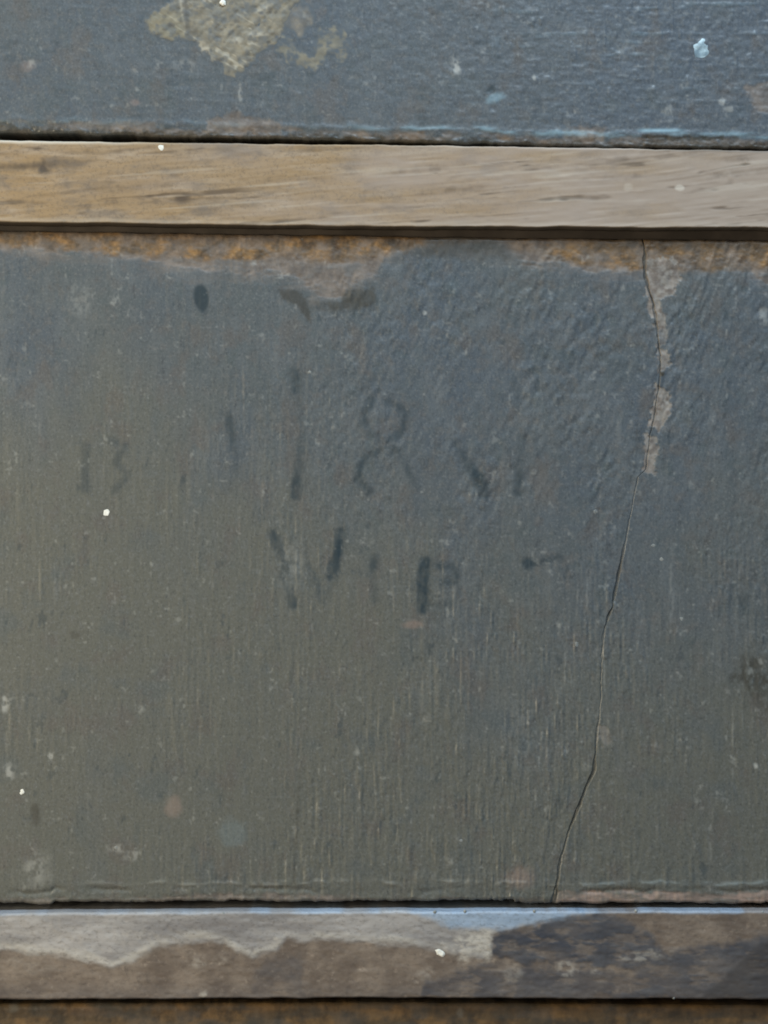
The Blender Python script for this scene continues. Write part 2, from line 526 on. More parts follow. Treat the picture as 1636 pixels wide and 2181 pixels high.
def d2_fields(u, v, chars=False, which=None):
    F = {}
    ch = u + 0.0
    # --- loss of paint along the top edge
    low = pl(u, [(-1400, 540), (0, 533), (100, 540), (200, 547), (300, 556), (420, 574), (560, 584), (620, 590), (645, 602), (662, 626), (700, 640),
                 (728, 634), (742, 614), (775, 596), (806, 578), (818, 545), (880, 532), (960, 536), (1040, 545), (1130, 563), (1220, 572), (1300, 580),
                 (1376, 592), (1440, 586), (1500, 572), (1560, 566), (1600, 584), (1636, 612), (1700, 600), (3036, 560)])
    jag = 12 * fbm(u / 30, v / 12, 41, 5, 0.65) + 5 * vn(u / 90, v / 9, 42)
    bare = 1 - sst(v - low + 1.3 * jag, -9, 8)
    bare = np.maximum(bare, 0.42 * (1 - sst(v - low - 14 + 2.4 * jag, -18, 16)))
    bare *= 0.45 + 0.55 * sst(fbm(u / 34, v / 15, 43, 3), -0.55, 0.25)
    ku = u + 60 * fbm(u / 50, v / 22, 55, 3)
    keepu = sst(ku, 830, 920) * (1 - sst(ku, 1040, 1120))
    bare *= 1 - 0.75 * keepu
    orl = pl(u, [(-1400, 530), (0, 520), (150, 530), (300, 545), (450, 553), (640, 556), (800, 548), (870, 530), (960, 510), (1060, 515), (1110, 535), (1240, 562), (1370, 572),
                 (1460, 575), (1560, 578), (1636, 570), (3036, 560)])
    och = 1 - sst(v - orl + 13 * fbm(u / 26, v / 20, 44, 4, 0.6), -8, 10)
    clump = sst(fbm(u / 15, v / 11, 56, 3, 0.6), -0.25, 0.25)
    och *= (0.30 + 0.70 * sst(fbm(u / 46, v / 26, 45, 4, 0.6), -0.35, 0.30)) * (1 - 0.6 * keepu)
    # --- chips along the split
    chips = np.zeros(u.shape)
    for k, P in enumerate([
        [(1376, 556), (1404, 546), (1442, 550), (1450, 590), (1438, 626), (1408, 640), (1418, 672), (1414, 700), (1398, 700), (1386, 672), (1376, 630)],
        [(1398, 736), (1422, 744), (1428, 782), (1402, 794)],
        [(1396, 818), (1424, 832), (1430, 866), (1420, 902), (1400, 916), (1382, 904), (1390, 868)],
        [(1372, 926), (1398, 930), (1400, 966), (1392, 1010), (1372, 1006)],
        [(1398, 696), (1418, 704), (1420, 738), (1400, 738)],
        [(1276, 1545), (1296, 1550), (1304, 1580), (1288, 1590), (1274, 1576)]]):
        chips = np.maximum(chips, poly(u, v, P, 3.0, 10.0, 9.0, 60 + k) * (1, .75, .95, .85, .5, .45)[k])
    # --- edge wear along the bottom
    b0 = pl(u, [(-1400, 1912), (0, 1912), (300, 1911), (420, 1905), (760, 1904), (800, 1916), (1176, 1914), (1190, 1899), (1300, 1896), (1500, 1902), (1636, 1900), (3036, 1905)])
    bot = sst(v - b0 + 12 * fbm(u / 22, v / 14, 47, 4, 0.6), -4, 6)
    botw = pl(u, [(-1400, .5), (0, .6), (250, .6), (330, .95), (740, .95), (800, .6), (1170, .6), (1192, 1), (1420, 1), (1480, .5), (1560, .9), (1636, .9), (3036, .6)])
    bot *= botw * (0.35 + 0.65 * sst(fbm(u / 30, v / 12, 48, 3), -0.5, 0.3))
    pinkb = bot * sst(u, 1180, 1200)
    bare = np.maximum.reduce([bare, chips, bot])
    F["bare"] = bare
    chip_pale = chips * sst(fbm(u / 9, v / 10, 65, 3), -0.5, 0.3)  # paler, broken tone inside the chips
    F["ochre"] = och * (1 - 0.8 * chips)
    # --- dark marks
    ink = 0.92 * blob(u, v, 429, 634, 17, 30, 0.22, 0.10, 7, -0.15)
    stain = poly(u, v, [(588, 612), (632, 616), (655, 640), (664, 690), (650, 676), (636, 654), (604, 640)], 6, 6, 14, 71)
    stain = np.maximum(stain, poly(u, v, [(690, 646), (722, 642), (744, 612), (776, 618), (796, 612), (800, 640), (772, 662), (700, 664)], 6, 7, 14, 72))
    stain = np.maximum(stain, 0.5 * poly(u, v, [(640, 640), (700, 644), (700, 664), (660, 660)], 6, 5, 14, 73))
    for i, c in enumerate(CHARS):
        ink = np.maximum(ink, char_mask(u, v, c))
    # scattered small dark nicks, long in the grain direction
    nk = vn((u + 0.22 * v) / 9, v / 26, 81) * 0.6 + vn((u + .2 * v) / 23, v / 55, 82) * 0.6
    ink = np.maximum(ink, 0.42 * sst(nk + 0.25 * vn(u / 5, v / 8, 83), 0.66, 1.05) * sst(v, 600, 640))
    F["ink"] = ink
    g = 0.62 * stain
    g = np.maximum(g, 0.75 * blob(u, v, 1612, 1458, 32, 44, 0.9, 1.1, 9) * sst(fbm(u / 9, v / 12, 63, 3), -0.5, 0.2))
    g = np.maximum(g, 0.9 * blob(u, v, 1410, 796, 5, 6, 0.4, 0.2, 10))
    g = np.maximum(g, 0.55 * blob(u, v, 75, 1735, 9, 22, 0.5, 0.3, 12))
    g = np.maximum(g, 0.35 * blob(u, v, 160, 1352, 12, 8, 0.5, 0.3, 13))
    # darker lower edge, smudge and ochre gaps; shade under the rail painted in
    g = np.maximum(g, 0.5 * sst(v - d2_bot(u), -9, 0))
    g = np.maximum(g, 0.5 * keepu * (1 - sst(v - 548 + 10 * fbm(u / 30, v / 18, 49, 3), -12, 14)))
    g = np.maximum(g, 0.42 * (1 - clump) * np.clip(och * 1.5, 0, 1))
    g = np.maximum(g, 0.55 * sst(u, 1100, 1300) * (1 - sst(v - 532 + 12 * fbm(u / 30, v / 14, 50, 3), -10, 10)))  # right half: the rail's shade painted as a dark band
    g = np.maximum(g, 0.45 * stroke(u, v, [(640, 1640), (634, 1720), (630, 1800), (626, 1880)], 3, 3, 515, .4, (.2, 1, .8, 1)))
    F["grime_shade"] = g
    # --- light marks
    pale = np.zeros(u.shape)
    for (cx, cy, rx, ry, s) in [(780, 1155, 13, 9, .28), (245, 640, 9, 12, .22), (165, 640, 26, 30, .10), (620, 1200, 28, 40, .10), (1190, 1330, 5, 7, .2),
                                (245, 1806, 14, 9, .25), (285, 1822, 16, 10, .22), (84, 1842, 24, 36, .20), (10, 1500, 8, 14, .35), (20, 1645, 10, 18, .3),
                                (108, 1608, 5, 9, .5), (300, 1510, 7, 7, .2), (1100, 1560, 26, 60, .05), (905, 667, 4, 4, .4), (1400, 1590, 8, 8, .15),
                                (1560, 1616, 5, 6, .3), (1610, 1632, 5, 5, .4), (1622, 1412, 6, 12, .45), (1385, 660, 6, 10, .2), (955, 1835, 16, 7, .2),
                                (1125, 1540, 4, 4, .2), (760, 1600, 5, 8, .22), (900, 1480, 9, 40, .05), (1627, 675, 10, 16, .22), (540, 560, 7, 5, .25)]:
        pale = np.maximum(pale, s * blob(u, v, cx, cy, rx, ry, 0.7, 0.6, int(cx)) * sst(fbm(u / 9, v / 11, int(cx) + 3, 3), -0.45, 0.35))
    sp = vn(u / 7, v / 8, 91) * 0.55 + vn(u / 17, v / 21, 92) * 0.5
    pale = np.maximum(pale, 0.13 * sst(sp + 0.25 * vn(u / 4, v / 4, 96), 0.50, 1.0))
    # raised brush lines tinted paler, upright, mostly lower right
    ln = vn(u / 7 + 0.4 * vn(u / 90, v / 200, 95), v / 130, 93) * 0.75 + vn(u / 40, v / 90, 94) * 0.4
    lw = sst(u, 500, 1300) * sst(v, 1000, 1400)
    pale = np.maximum(pale, (0.03 + 0.06 * lw) * sst(ln, 0.50, 0.95) * sst(vn(u / 6, v / 17, 99), -0.5, 0.5))
    # lip line just above the lower edge
    lip = np.exp(-((v - pl(u, [(-1400, 1880), (0, 1893), (300, 1884), (800, 1878), (1636, 1882), (3036, 1882)]) - 9 * fbm(u / 70, u * 0, 97, 4, 0.6)) / 4.5) ** 2)
    lip *= sst(u, 100, 280) * (0.15 + 0.85 * sst(fbm(u / 26, v / 9, 98, 3), -0.3, 0.4))
    pale = np.maximum.reduce([pale, 0.12 * lip, 0.16 * chip_pale])
    F["pale"] = pale
    F["pink"] = np.maximum.reduce([0.32 * blob(u, v, 370, 1718, 17, 20, 0.5, 0.3, 21), 0.35 * blob(u, v, 880, 1330, 20, 8, 0.6, 0.4, 22),
                                   0.85 * pinkb * sst(fbm(u / 40, v / 12, 51, 3), -0.45, 0.1), 0.35 * blob(u, v, 1110, 1868, 26, 20, 0.7, 0.5, 23)])
    F["teal"] = np.maximum(0.10 * blob(u, v, 496, 1772, 30, 28, 0.4, 0.4, 24), 0.20 * lip * sst(u, 1200, 1300))
    # warmer paint tone, stronger lower down and to the left (low frequency, patchy)
    F["warm"] = 0.88 * sst(0.8 * fbm(u / 260 + 3, v / 380, 52, 3) + 0.25 * fbm(u / 40, v / 90, 54, 3) + (v - 1090) / 620 + np.clip((560 - u) / 1300, -0.42, 0.45), -0.75, 0.7)
    # --- relief in millimetres, outward positive
    fw = fine_weight(u, v)
    # slanted dabs of the brush high up on the right, upright strokes along the grain elsewhere
    ws = sst(u + 60 * fbm(u / 90, v / 90, 64, 2), 420, 900) * (1 - sst(v, 900, 1350))
    x = u + 0.30 * v
    hs = 0.034 * vn(x / 8, v / 22, 32) + 0.050 * vn(x / 11, v / 17, 33) + 0.030 * vn(u / 17, v / 22, 30)
    hs = hs + 0.034 * sst(vn(x / 9, v / 26, 37) + 0.5 * vn(x / 26, v / 60, 38), 0.3, 0.9)
    hv = 0.030 * vn(u / 5.5, v / 48, 31) + 0.030 * vn(u / 11, v / 75, 29) + 0.018 * vn(u / 9, v / 17, 28) + 0.016 * vn(u / 17, v / 26, 27)
    hv = hv + 0.05 * sst(vn(u / 8, v / 34, 26) + 0.5 * vn(u / 30, v / 60, 25), 0.45, 0.95)
    h = ws * hs + (1 - ws) * hv + 0.012 * vn(u / 4.4, v / 7, 34) + 0.010 * vn(u / 5.3, v / 4.6, 39)
    amp = (0.34 + 0.41 * sst(u, 150, 700) + 0.55 * sst(u + 0.2 * v, 500, 1500)) * (0.45 + 0.85 * sst(fbm(u / 130, v / 170, 24, 3), -0.45, 0.4))
    h *= 1.75 * amp * fw
    rg = sst(vn(u / 8.5 + 0.5 * vn(u / 60, v / 150, 57), v / 85, 58) + 0.45 * vn(u / 30, v / 60, 59), 0.30, 0.95)
    h += fw * (0.18 + lw) * (0.035 * sst(ln, 0.5, 0.95) + 0.075 * rg * (0.35 + 0.65 * sst(vn(u / 9, v / 19, 60), -0.6, 0.3)))
    h += 0.10 * fbm(u / 170, v / 300, 35, 2)
    h -= 0.15 * bare * (1 - och) + 0.14 * och
    h += fw * (0.08 * bare + 0.10 * och) * fbm(u / 8, v / 7, 36, 3, 0.6)
    h -= 0.05 * np.clip(ink, 0, 1)
    h += 0.16 * lip - fw * 0.30 * np.exp(-((v - d2_bot(u) + 26 + 9 * fbm(u / 60, u * 0, 61, 4, 0.6)) / 5.5) ** 2) * sst(fbm(u / 80, u * 0, 62, 3), -0.25, 0.25) - 0.22 * sst(v - d2_bot(u), -44, -6) * fw * (0.7 + 0.5 * fbm(u / 25, v / 10, 53, 3))
    F["h"] = h
    return F


def d1_fields(u, v):
    F = {}
    b = d1_bot(u)
    e = v - b
    # worn lower edge
    edge = sst(e + 22 + 12 * fbm(u / 24, v / 16, 141, 4, 0.6), -6, 8)
    bare = 0.75 * edge * sst(fbm(u / 40, v / 18, 142, 3), -0.2, 0.3)
    for k, (P, s) in enumerate([([(440, 258), (500, 240), (560, 256), (600, 262), (596, 284), (440, 286)], .85),
                                ([(1200, 280), (1240, 268), (1290, 272), (1290, 306), (1200, 308)], .8),
                                ([(150, 262), (200, 256), (250, 262), (330, 258), (330, 280), (150, 278)], .6),
                                ([(1584, 184), (1640, 176), (1660, 250), (1610, 236)], .75),
                                ([(1390, 292), (1470, 296), (1560, 300), (1636, 300), (1636, 314), (1390, 310)], .7)]):
        bare = np.maximum(bare, s * poly(u, v, P, 6, 9, 15, 150 + k))
    F["bare"] = bare
    F["ochre"] = 0.25 * edge * sst(fbm(u / 60, v / 20, 143, 2), 0.1, 0.5)
    line = np.exp(-((e + 27 - 4 * fbm(u / 30, u * 0, 144, 3)) / 6) ** 2)
    teal = 0.55 * line * sst(fbm(u / 55, v / 14, 145, 4, 0.6), -0.25, 0.45) * (0.25 + 0.75 * np.maximum(sst(u, 700, 900), 1 - sst(u, 60, 180)))
    teal = np.maximum(teal, 0.4 * blob(u, v, 1056, 208, 18, 9, 0.5, 0.4, 146, -0.3))
    teal = np.maximum(teal, 0.8 * np.exp(-((v - 278) / 4) ** 2) * sst(u, 1350, 1375) * (1 - sst(u, 1430, 1470)))
    hz = vn(u / 150, v / 9, 147) * 0.75 + vn(u / 34, v / 8, 148) * 0.40 + 0.2 * vn(u / 11, v / 9, 149)
    hzw = sst(u, 850, 1250) * sst(-v, -250, -150)
    teal = np.maximum(teal, 0.10 * hzw * sst(hz, 0.45, 0.9))
    F["teal"] = teal
    pale = np.zeros(u.shape)
    for (cx, cy, rx, ry, s) in [(970, 142, 11, 18, .36), (1028, 116, 8, 12, .2), (694, 312, 6, 5, .3), (1540, 218, 7, 7, .35), (1556, 232, 12, 6, .2), (1138, 165, 4, 5, .3),
                                (512, 190, 4, 26, .25), (390, 138, 18, 12, .12), (68, 136, 8, 8, .2), (58, 102, 10, 7, .14), (290, 190, 5, 5, .2), (1424, 236, 8, 10, .2), (1460, 180, 9, 8, .15),
                                (1220, 75, 40, 26, .07), (1330, 105, 18, 24, .10)]:
        pale = np.maximum(pale, s * blob(u, v, cx, cy, rx, ry, 0.7, 0.6, int(cx)) * sst(fbm(u / 9, v / 11, int(cx) + 3, 3), -0.45, 0.35))
    sp = vn(u / 8, v / 7, 191) * 0.55 + vn(u / 17, v / 15, 192) * 0.5
    F["pale"] = np.maximum(pale, 0.11 * sst(sp + 0.25 * vn(u / 4, v / 4, 196), 0.50, 1.0))
    F["pink"] = np.maximum(0.3 * blob(u, v, 287, 218, 9, 7, .5, .3, 161), 0.25 * blob(u, v, 60, 140, 14, 10, .6, .4, 162))
    F["ink"] = np.maximum(0.7 * blob(u, v, 1046, 190, 12, 8, 0.5, 0.3, 163, -0.6), 0.25 * sst(vn(u / 20, v / 10, 164) + .4 * vn(u / 60, v / 40, 165), .6, 1))
    g = 0.75 * sst(e + 9 + 12 * fbm(u / 14, v / 12, 166, 4, 0.6), -6, 7)
    g = np.maximum(g, 0.8 * poly(u, v, [(0, 256), (24, 262), (50, 280), (-20, 284), (-20, 258)], 4, 4, 10, 167))
    g = np.maximum(g, 0.75 * poly(u, v, [(1366, 286), (1440, 290), (1540, 290), (1540, 298), (1440, 300), (1366, 294)], 3, 4, 10, 168))
    F["grime_shade"] = g
    F["deep"] = 0.25 + 0.35 * sst(u + 150 * fbm(u / 120, v / 90, 171, 3), 500, 1400)
    F["warm"] = 0.10 * sst(fbm(u / 300, v / 200, 152, 2), -0.3, 0.5)
    fw = fine_weight(u, v)
    h = 0.036 * vn(u / 14, v / 22, 131) + 0.020 * vn(u / 30, v / 8, 132) + 0.03 * vn(u / 12, v / 12, 130) + 0.022 * vn(u / 5, v / 10, 133) + 0.018 * vn(u / 8, v / 5, 134)
    h += (0.02 + 0.028 * hzw) * sst(hz, 0.30, 1.0)
    h += (0.03 + 0.04 * hzw) * sst(vn(u / 8, v / 24, 135) + .4 * vn(u / 30, v / 40, 136), 0.5, 0.95)
    h *= 1.25 * fw * (0.75 + 0.55 * sst(u, 600, 1200))
    h += 0.10 * fbm(u / 200, v / 200, 137, 2)
    h -= 0.12 * bare
    h += fw * 0.10 * bare * fbm(u / 8, v / 7, 138, 3, 0.6)
    h += 0.12 * line * fw
    h -= 0.22 * fw * g * sst(fbm(u / 10, v / 9, 139, 2), -.3, .4)
    h -= 0.30 * fw * sst(e, -34, -4) * (0.6 + 0.8 * fbm(u / 16, v / 10, 140, 3))
    F["h"] = h
    return F


def d3_fields(u, v):
    F = {}
    e = v - d3_top(u)
    och = (1 - sst(e - 80 + 16 * fbm(u / 40, v / 25, 241, 3), -20, 20)) * (0.55 + 0.45 * sst(fbm(u / 50, v / 24, 242, 3), -.4, .3))
    F["ochre"] = och
    F["bare"] = 0.3 * sst(fbm(u / 30, v / 20, 243, 3), .1, .5) * och
    F["grime_shade"] = 0.72 * (1 - sst(e, 70, 130)) * (0.65 + 0.35 * sst(fbm(u / 60, v / 18, 244, 3), -.3, .4))
    for a in ("teal", "pale", "pink", "ink", "warm"):
        F[a] = np.zeros(u.shape)
    F["pink"] = 0.3 * blob(u, v, 190, 2156, 46, 9, .5, .4, 245)
    F["pale"] = np.maximum(0.3 * blob(u, v, 30, 2148, 12, 9, .5, .4, 246), 0.25 * blob(u, v, 980, 2158, 8, 9, .5, .4, 247))
    fw = fine_weight(u, v)
    F["h"] = fw * (0.05 * vn(u / 12, v / 30, 231) + 0.08 * och * fbm(u / 9, v / 8, 232, 3)) + .1 * fbm(u / 200, v / 200, 233, 2)
    return F


def rail_fields(u, v):
    F = {}
    # straight-ish grain rising to the right, bending round the knot
    kn = (v - 356 + 0.0) * np.exp(-((u - 95) / 75) ** 2 - ((v - 356) / 26) ** 2)
    g = v + 0.075 * u + 0.00002 * np.clip(u - 700, 0, 2000) ** 2 - 0.9 * kn + 5 * vn(u / 230, v / 60, 301)
    n1 = vn(g / 10, u / 170, 302)
    n2 = vn(g / 5, u / 75, 303)
    n3 = vn(g / 24, u / 420, 304)
    gr = sst(0.55 * n1 + 0.45 * n2 + 0.3 * n3 + 0.2 * vn(u / 16, v / 7, 331), 0.18, 0.80)
    gr *= 0.35 + 0.65 * sst(vn(u / 150, v / 22, 305), -0.5, 0.5)
    # a few drawn streaks
    for k, (pts, w, s) in enumerate([([(200, 408), (280, 402), (340, 394), (400, 388)], 7, .6), ([(160, 445), (230, 432), (330, 428)], 6, .5),
                                     ([(800, 372), (900, 362), (1010, 346)], 7, .5), ([(870, 415), (960, 405), (1060, 398)], 6, .5),
                                     ([(1240, 385), (1330, 378), (1480, 375)], 5, .4), ([(1490, 376), (1560, 370), (1640, 360)], 6, .7), ([(1500, 345), (1570, 338), (1640, 328)], 6, .6),
                                     ([(540, 388), (640, 380), (720, 384)], 6, .3), ([(1090, 440), (1160, 432)], 7, .3), ([(480, 440), (620, 425), (700, 420)], 5, .3),
                                     ([(1230, 332), (1400, 326), (1640, 322)], 5, .45)]):
        gr = np.maximum(gr, s * stroke(u, v, pts, w, 6, 320 + k, 0.5, (.2, 1, .9, .2)))
    F["grain"] = np.clip(1.05 * gr * (0.7 + 0.6 * vn(u / 30, v / 11, 332)), 0, 1)
    k = np.maximum(0.9 * blob(u, v, 96, 357, 12, 12, 0.8, 0.6, 311, -0.4), 0.8 * stroke(u, v, [(-60, 357), (40, 355), (100, 352), (185, 349)], 7, 6, 312, .2, (.5, .8, 1, .7, .1)))
    k = np.maximum(k, 0.4 * blob(u, v, 102, 364, 9, 8, .5, .3, 313))
    F["knot"] = k
    F["grey"] = 0.9 * sst(0.5 * fbm(u / 170, v / 30, 330, 4, 0.6) + (u - 620) / 1400, -0.35, 0.75)
    pale = 0.45 * blob(u, v, 1444, 400, 9, 6, .4, .3, 314)
    pale = np.maximum(pale, 0.2 * blob(u, v, 1335, 398, 8, 8, .5, .3, 315))
    lt = sst(0.6 * vn(g / 10, u / 200, 306) + .5 * vn(g / 5, u / 90, 307), .35, .9)
    pale = np.maximum(pale, 0.15 * lt)
    pale = np.maximum(pale, 0.55 * (1 - sst(u, 60, 420)) * (1 - sst(v - r1_top(u), 4, 9)))  # highlight on the worn left top edge, painted pale
    pale = np.maximum(pale, 0.18 * sst(v - r1_bot(u), -14, -5))
    F["pale"] = pale
    F["grime_shade"] = np.maximum(0.85 * sst(v - r1_bot(u), -3.5, -0.5), 0.5 * sst(u, 1300, 1500) * (1 - sst(v - r1_top(u), 2, 7)))
    fw = fine_weight(u, v)
    F["h"] = fw * (-0.11 * gr + 0.04 * n2 + 0.03 * vn(u / 20, v / 9, 308) - 0.12 * k * blob(u, v, 99, 358, 12, 14, .5, .2, 309)) + .12 * fbm(u / 300, v / 120, 310, 2)
    return F


def rail2_fields(u, v):
    F = {}
    bd = pl(u, [(-1400, 2030), (0, 2024), (100, 2034), (200, 2048), (245, 2060), (285, 2048), (330, 2020), (370, 2010), (440, 2004), (480, 2008), (505, 2028),
                (540, 2042), (590, 2024), (612, 2000), (640, 2002), (700, 2003), (820, 2010), (900, 2018), (960, 2030), (1040, 2042), (1048, 2042), (1060, 2000), (3036, 1990)])
    jag = 9 * fbm(u / 34, v / 16, 401, 4, 0.6)
    d = v - bd + jag
    grey = (1 - sst(d, -7, 8)) * (1 - sst(u + 26 * fbm(u / 18, v / 14, 428, 4, 0.6), 1020, 1064) * sst(v - pl(u, [(1040, 1992), (1180, 1956), (1250, 1948)]), -4, 3))
    grey *= 1 - 0.85 * sst(u, 1240, 1300)
    rim = np.exp(-((d + 10) / (9 + 4 * vn(u / 60, v / 60, 404))) ** 2) * (1 - sst(u, 960, 1000)) * (0.35 + 0.65 * sst(fbm(u / 70, v / 30, 402, 3), -.4, .3))
    F["grey"] = np.clip(grey * (0.85 + 0.15 * fbm(u / 40, v / 12, 403, 3)), 0, 1)
    slate = np.zeros(u.shape)
    slate = np.maximum(slate, poly(u, v, [(1050, 2000), (1062, 1982), (1110, 1976), (1180, 1956), (1240, 1944), (1300, 1948), (1350, 1968), (1392, 2008), (1420, 2040), (1400, 2060), (1290, 2062),
                                          (1240, 2058), (1120, 2050), (1060, 2046), (1042, 2030)], 10, 16, 22, 410))
    slate = np.maximum(slate, 0.92 * poly(u, v, [(1380, 2040), (1460, 2022), (1540, 2004), (1636, 1990), (1760, 1980), (1760, 2140), (1300, 2140), (1330, 2090)], 12, 16, 24, 411))
    slate = np.maximum(slate, 0.8 * poly(u, v, [(880, 2140), (900, 2100), (960, 2070), (1040, 2056), (1180, 2066), (1330, 2074), (1360, 2140)], 12, 16, 26, 412))
    slate = np.maximum(slate, 0.5 * poly(u, v, [(520, 2140), (540, 2080), (560, 2050), (640, 2030), (660, 2140)], 12, 14, 26, 413))
    slate = np.maximum(slate, 0.35 * sst(v, 2080, 2125))
    slate = np.maximum(slate, 0.6 * sst(u, 1700, 1800))
    cut = sst(fbm(u / 40, v / 12, 414, 4, 0.6), 0.05, 0.45)
    F["slate"] = slate * (1 - 0.55 * cut) * (0.72 + 0.28 * sst(fbm(u / 60, v / 22, 423, 3), -0.4, 0.3))
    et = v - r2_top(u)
    F["blue"] = 0.5 * (1 - sst(et, 2, 8 + 3 * vn(u / 30, u * 0, 426))) * (0.35 + 0.6 * sst(u, 250, 800)) * (0.25 + 0.75 * sst(fbm(u / 50, u * 0, 424, 3), -.3, .3))  # skylight glint along the top edge, painted as blue
    F["blue"] = np.maximum(F["blue"], 0.6 * poly(u, v, [(880, 1940), (1260, 1940), (1180, 1956), (1070, 1980), (960, 1975)], 9, 8, 20, 425))  # wider blue sheen right of centre, also painted into the colour
    pale = 0.5 * rim
    pale = np.maximum(pale, 0.7 * poly(u, v, [(940, 2010), (1000, 1990), (1048, 1982), (1046, 2010), (1038, 2040), (1010, 2030), (980, 2046), (960, 2030)], 12, 16, 16, 415) * sst(fbm(u / 16, v / 9, 427, 3), -0.6, 0.2))
    for (cx, cy, rx, ry, s) in [(1205, 2062, 14, 14, .45), (1352, 2040, 22, 10, .4), (1268, 2070, 12, 8, .3), (1090, 2075, 18, 14, .25), (1090, 2018, 8, 10, .25), (420, 2046, 16, 12, .3),
                                (590, 2004, 12, 9, .45), (1010, 1986, 26, 8, .5), (60, 2060, 60, 18, .12), (470, 2044, 16, 10, .25), (900, 2078, 20, 12, .2), (1390, 2030, 24, 10, .3),
                                (300, 1990, 34, 8, .3), (436, 2118, 6, 6, .5)]:
        pale = np.maximum(pale, s * blob(u, v, cx, cy, rx, ry, .8, .8, int(cx)) * sst(fbm(u / 12, v / 9, int(cx) + 3, 3), -0.45, 0.35))
    F["pale"] = pale
    g = 0.9 * sst(v - r2_bot(u), -5, -1)
    g = np.maximum(g, 0.6 * poly(u, v, [(1470, 2140), (1560, 2060), (1600, 2020), (1640, 2000), (1780, 1960), (1780, 2140)], 6, 3, 20, 416))
    g = np.maximum(g, 0.4 * stroke(u, v, [(1296, 2000), (1290, 2030), (1284, 2070)], 3, 3, 417, .3))
    F["grime_shade"] = g
    fw = fine_weight(u, v)
    F["h"] = fw * (0.06 * vn(u / 24, v / 9, 420) + 0.04 * vn(u / 9, v / 6, 421) + 0.10 * grey + 0.12 * F["slate"] + 0.10 * pale) + .12 * fbm(u / 220, v / 100, 422, 2)
    return F


MM = 0.001


KR = (DIST - 2.6 * MM) / DIST


def build_board(name, label, vt, vb, step_rows, q, rt, rb, front, back, fields, mat, warp=None, groove=False, kv=1.0):
    vm0, vm1 = vt(np.array([818.0]))[0] + rt[0] / S, vb(np.array([818.0]))[0] - rb[0] / S
    rows = []
    v = vm0
    while v < vm1 - 0.5:
        rows.append((v - vm0) / (vm1 - vm0))
        v += 2.0 if -60 < v < 2250 else 16.0
    rows.append(1.0)
    rows = rows[1:-1]
    U, V, D, W = board_grid(vt, vb, rows, q, rt, rb, front, back, warp)
    F = fields(U, V)
    h = F.pop("h") * W
    if groove:
        dist = np.abs(np.repeat(q[None, :], U.shape[0], 0) - QC)
        wid = np.interp(V[:, 0], [480, 560, 600, 700, 1000, 1040, 1200, 1330, 1420, 1520, 1620, 1690, 1800, 1880, 1930],
                        [2.6, 2.6, 2.2, 1.2, 1.0, 1.0, 1.9, 2.0, 1.0, 1.0, 2.0, 2.4, 1.8, 2.2, 4.0])[:, None]
        wid = 1.6 * wid * (0.75 + 0.45 * vn(V / 23, V * 0, 501))
        vis = np.interp(V[:, 0], [480, 600, 640, 900, 1010, 1150, 1190, 1320, 1360, 1590, 1620, 1760, 1800, 1870, 1900], [1, 1, .8, .7, .45, .4, .95, .8, .35, .4, 1, 1, .7, .7, 1])[:, None]
        gr = vis * (1 - sst(dist, wid * 0.55, wid * 1.25 + 0.4))
        h = h - 0.34 * gr * (W > 0)
        F["grime_shade"] = np.maximum(F["grime_shade"], gr * 0.7)
    D = D - h * MM
    V = CV + (V - CV) * kv
    me = grid_mesh(name, U, V, D, F, cap=True)
    return link(name, me, root, mat, label)


q_std = columns()
q_crack = columns(extra=QC + np.array([-7, -5.5, -4.5, -3.6, -3, -2.4, -1.8, -1.2, -.6, 0, .6, 1.2, 1.8, 2.4, 3, 3.6, 4.5, 5.5, 7]))

upper = build_board("drawer_front", "blue-grey painted drawer front above the bare rail, with a crusty tan residue patch",
                    d1_top, d1_bot, 2, q_std, (1 * MM, 1 * MM), (0.9 * MM, 1.1 * MM), 0.0, 16 * MM, d1_fields, M_PAINT)
middle = build_board("drawer_front", "large grey-green painted drawer front with faded date and initials, split at the right",
                     d2_top, d2_bot, 2, q_crack, (1.3 * MM, 1.2 * MM), (1.0 * MM, 0.9 * MM), 0.0, 16 * MM, d2_fields, M_PAINT, crack_warp, True)
lower = build_board("drawer_front", "brown worn top edge of the drawer front below the paint-stained rail",
                    d3_top, d3_bot, 2, q_std, (1.6 * MM, 1.3 * MM), (1 * MM, 1 * MM), 0.0, 16 * MM, d3_fields, M_PAINT)
rail_a = build_board("rail", "bare tan wood rail with a small dark knot near its left end",
                     r1_top, r1_bot, 2, q_std, (0.55 * MM, 0.6 * MM), (0.5 * MM, 0.45 * MM), -2.6 * MM, 19 * MM, rail_fields, M_RAIL, kv=KR)
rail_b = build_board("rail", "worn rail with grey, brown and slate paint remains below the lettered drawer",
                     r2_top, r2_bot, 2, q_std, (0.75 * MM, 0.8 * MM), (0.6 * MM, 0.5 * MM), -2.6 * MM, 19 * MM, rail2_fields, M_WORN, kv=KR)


def box(name, u0, u1, v0, v1, y0, y1, mat):
    x0, x1, z0, z1 = (u0 - CU) * S, (u1 - CU) * S, (V0 - v1) * S, (V0 - v0) * S
    vs = [(x, y, z) for x in (x0, x1) for y in (y0, y1) for z in (z0, z1)]
    fs = [(0, 1, 3, 2), (4, 6, 7, 5), (0, 4, 5, 1), (2, 3, 7, 6), (0, 2, 6, 4), (1, 5, 7, 3)]
    me = bpy.data.meshes.new(name)
    me.from_pydata(vs, [], fs)
    return link(name, me, root, mat)


def strip_fields(u, v):
    return {"h": 0.05 * fbm(u / 40, v / 12, 801, 3)}


